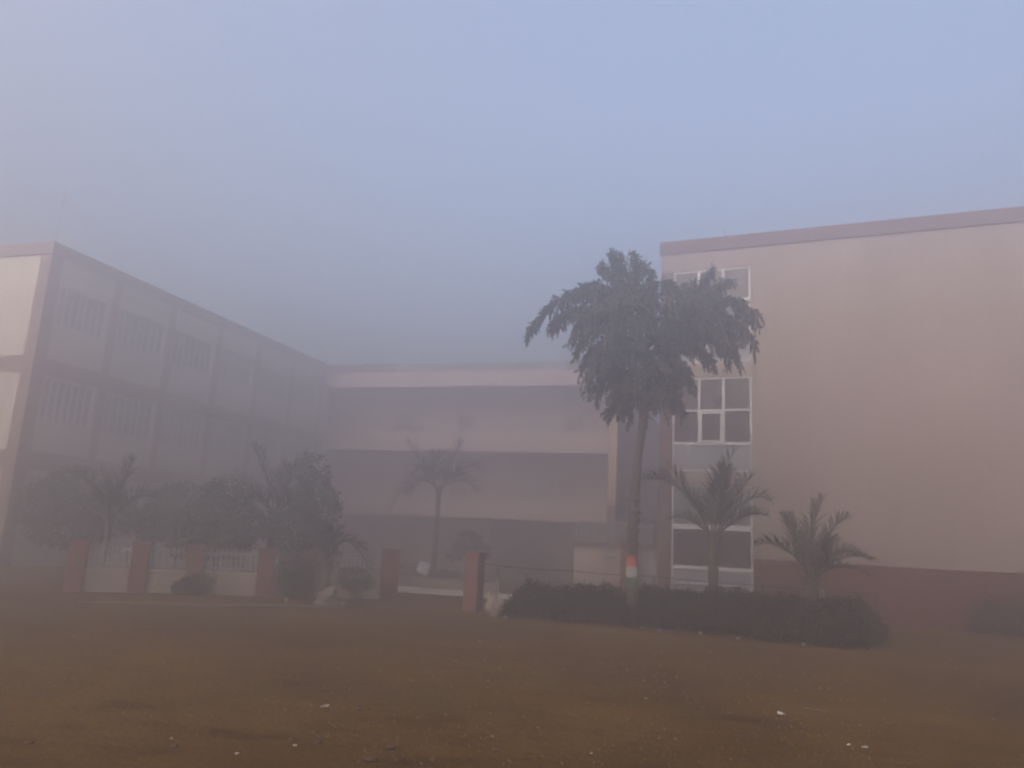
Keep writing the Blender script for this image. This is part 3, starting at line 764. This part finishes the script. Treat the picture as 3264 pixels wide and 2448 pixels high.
t = MB().blob((0, 0, .10), .26, .18, .22, 8, 3, .4).build('boulder', 'stone2', None, smooth=True, loc=(-4.1, 19.45, 0)); tag(t, 'pale rounded boulder left of the round shrub by the gate', 'boulder')

st = [(3.02, 17.35, .045, 'small pale stone at the foot of the striped palm trunk'), (4.12, 16.75, .05, 'pale stone at the hedge foot, second from the striped trunk'),
      (4.72, 16.2, .04, 'pale stone at the hedge foot below the slim palm stem'), (5.80, 15.6, .045, 'pale stone at the hedge foot nearest the small palm'),
      (.15, 18.1, .05, 'pale stone at the left tip of the hedge beside sack'), (3.35, 17.15, .035, 'tiny stone just right of the striped palm trunk'),
      (-3.68, 19.15, .07, 'larger pale stone in front of the round shrub'), (-4.08, 18.95, .05, 'pale stone near the right end of edging line'),
      (-3.45, 19.05, .045, 'small stone right of the larger one by round shrub'), (-5.07, 19.4, .06, 'pale stone in front of the dense fence shrub'),
      (-5.7, 19.3, .045, 'small stone left of the dense fence shrub')]
for i, (x, y, r_, lb) in enumerate(st): lump('stone', lb, 'stone', x, y, r_ * 1.3, r_, r_, 'stone', 60 + i, 'pale stones along the beds')

def paper(label, x, y, w, d, seed, m='paper', h=.012):
    w *= .8; d *= .8
    rng = random.Random(seed); mb = MB(); n = 4; v = {}
    me_v = []; me_f = []
    for i in range(n):
        for j in range(n):
            me_v.append(((i / (n - 1) - .5) * w + rng.uniform(-.1, .1) * w, (j / (n - 1) - .5) * d + rng.uniform(-.1, .1) * d, .012 + rng.random() * h))
    for i in range(n - 1):
        for j in range(n - 1): me_f.append((i * n + j, (i + 1) * n + j, (i + 1) * n + j + 1, i * n + j + 1))
    me = bpy.data.meshes.new('paper_scrap'); me.from_pydata(me_v, [], me_f)
    o = link('paper_scrap', me, m, None, (x, y, .005), seed * .9)
    md = o.modifiers.new('thick', 'SOLIDIFY'); md.thickness = .003
    tag(o, label, 'litter', 'paper litter on the earth')
paper('white paper scrap lying left of centre in the foreground', -1.60, 7.9, .085, .05, 1, h=.03)
paper('white paper scrap lying below the small palm, right foreground', 2.98, 8.69, .10, .07, 2, h=.03)
paper('flattened dull plastic strip right of the white scrap', 3.45, 9.1, .22, .07, 3, m='stone')
paper('thin pale scrap left of the right white scrap', 2.44, 8.65, .07, .04, 4, m='stone')
paper('small white scrap below the gate opening, mid field', -.31, 13.6, .10, .07, 5)
paper('tiny white scrap in the lower middle foreground', -.01, 7.08, .03, .025, 6)
paper('tiny white scrap beside the dark soil clods', -1.51, 6.46, .035, .02, 7)
paper('tiny white scrap at the lower left bottom edge', -1.85, 6.15, .035, .02, 8)
paper('tiny pale scrap at far lower left of the earth', -2.46, 6.48, .03, .02, 9)
paper('short pale scrap pair near lower right, left piece', 3.15, 7.45, .05, .03, 10)
paper('short pale scrap pair near lower right, right piece', 3.27, 7.40, .07, .03, 11)
paper('tiny white scrap at lower edge right of centre', .78, 6.69, .03, .02, 12)
paper('small pale scrap centre right below the tall palm', 1.66, 9.21, .05, .03, 13)
paper('tiny pale scrap near centre of the foreground', .39, 7.5, .025, .02, 14)

cl = [(-.89, 6.22, .035, 'largest dark soil clod at the bottom edge'), (-1.37, 6.63, .03, 'dark soil clod on the rut, lower left of centre'), (-.80, 6.6, .03, 'dark soil clod behind the largest clod'),
      (-1.28, 7.95, .03, 'dark soil clod right of the left paper scrap'), (-2.37, 6.31, .025, 'dark soil clod beside tiny scrap, lower left'), (-3.38, 6.2, .022, 'flat dark clod at the far left bottom'),
      (.02, 6.7, .02, 'small dark clod lower centre'), (-.1, 6.62, .015, 'tiny dark clod lower centre, left of its neighbour')]
for i, (x, y, r_, lb) in enumerate(cl): lump('soil_clod', lb, 'clod', x, y, r_ * 1.5, r_ * 1.1, r_ * .6, 'clod', 80 + i, 'dark soil clods')

def crumbs():
    rng = random.Random(77); mb = MB()
    for i in range(9000):
        y = 5.4 + 9.5 * rng.random() ** 1.8; x = rng.uniform(-.72, .80) * (y + 1)
        if noise.noise(Vector((x * .9, y * .9, 4))) < rng.uniform(-.5, .35): continue
        s_ = (.003 + .012 * rng.random() ** 3) * (1 + (y - 5) * .06); z = -.006
        a = rng.uniform(0, 6.28); p = []
        for k in range(4): p.append((x + math.cos(a + k * 1.57) * s_ * rng.uniform(.8, 1.6), y + math.sin(a + k * 1.57) * s_ * rng.uniform(.7, 1.2), z))
        t = (x + rng.uniform(-.3, .3) * s_, y, z + .006 + s_ * rng.uniform(.9, 1.7))
        for k in range(4): mb.tri(p[k], p[(k + 1) % 4], t)
    tag(mb.build('soil_crumbs', 'crumb'), 'loose earth crumbs and grit scattered over the foreground', None, None, 'stuff')
M['crumb'] = mat('loose_earth_crumb', (.055, .028, .009), var=.6, scale=6)
crumbs()

# ------------------------------------------------------------------ haze
hz = MB().box(-215, 215, -215, 235, -1.0, 14.4).build('haze', None)
hm = bpy.data.materials.new('haze_volume'); hm.use_nodes = True
n = hm.node_tree.nodes; n.remove(n['Principled BSDF'])
pv = n.new('ShaderNodeVolumePrincipled'); pv.inputs['Color'].default_value = (.98, .928, .948, 1)
pv.inputs['Density'].default_value = HAZE; pv.inputs['Anisotropy'].default_value = .76
hm.node_tree.links.new(pv.outputs['Volume'], n['Material Output'].inputs['Volume'])
hz.data.materials.append(hm)
tag(hz, 'thick pale morning fog filling the whole school yard', None, None, 'stuff')
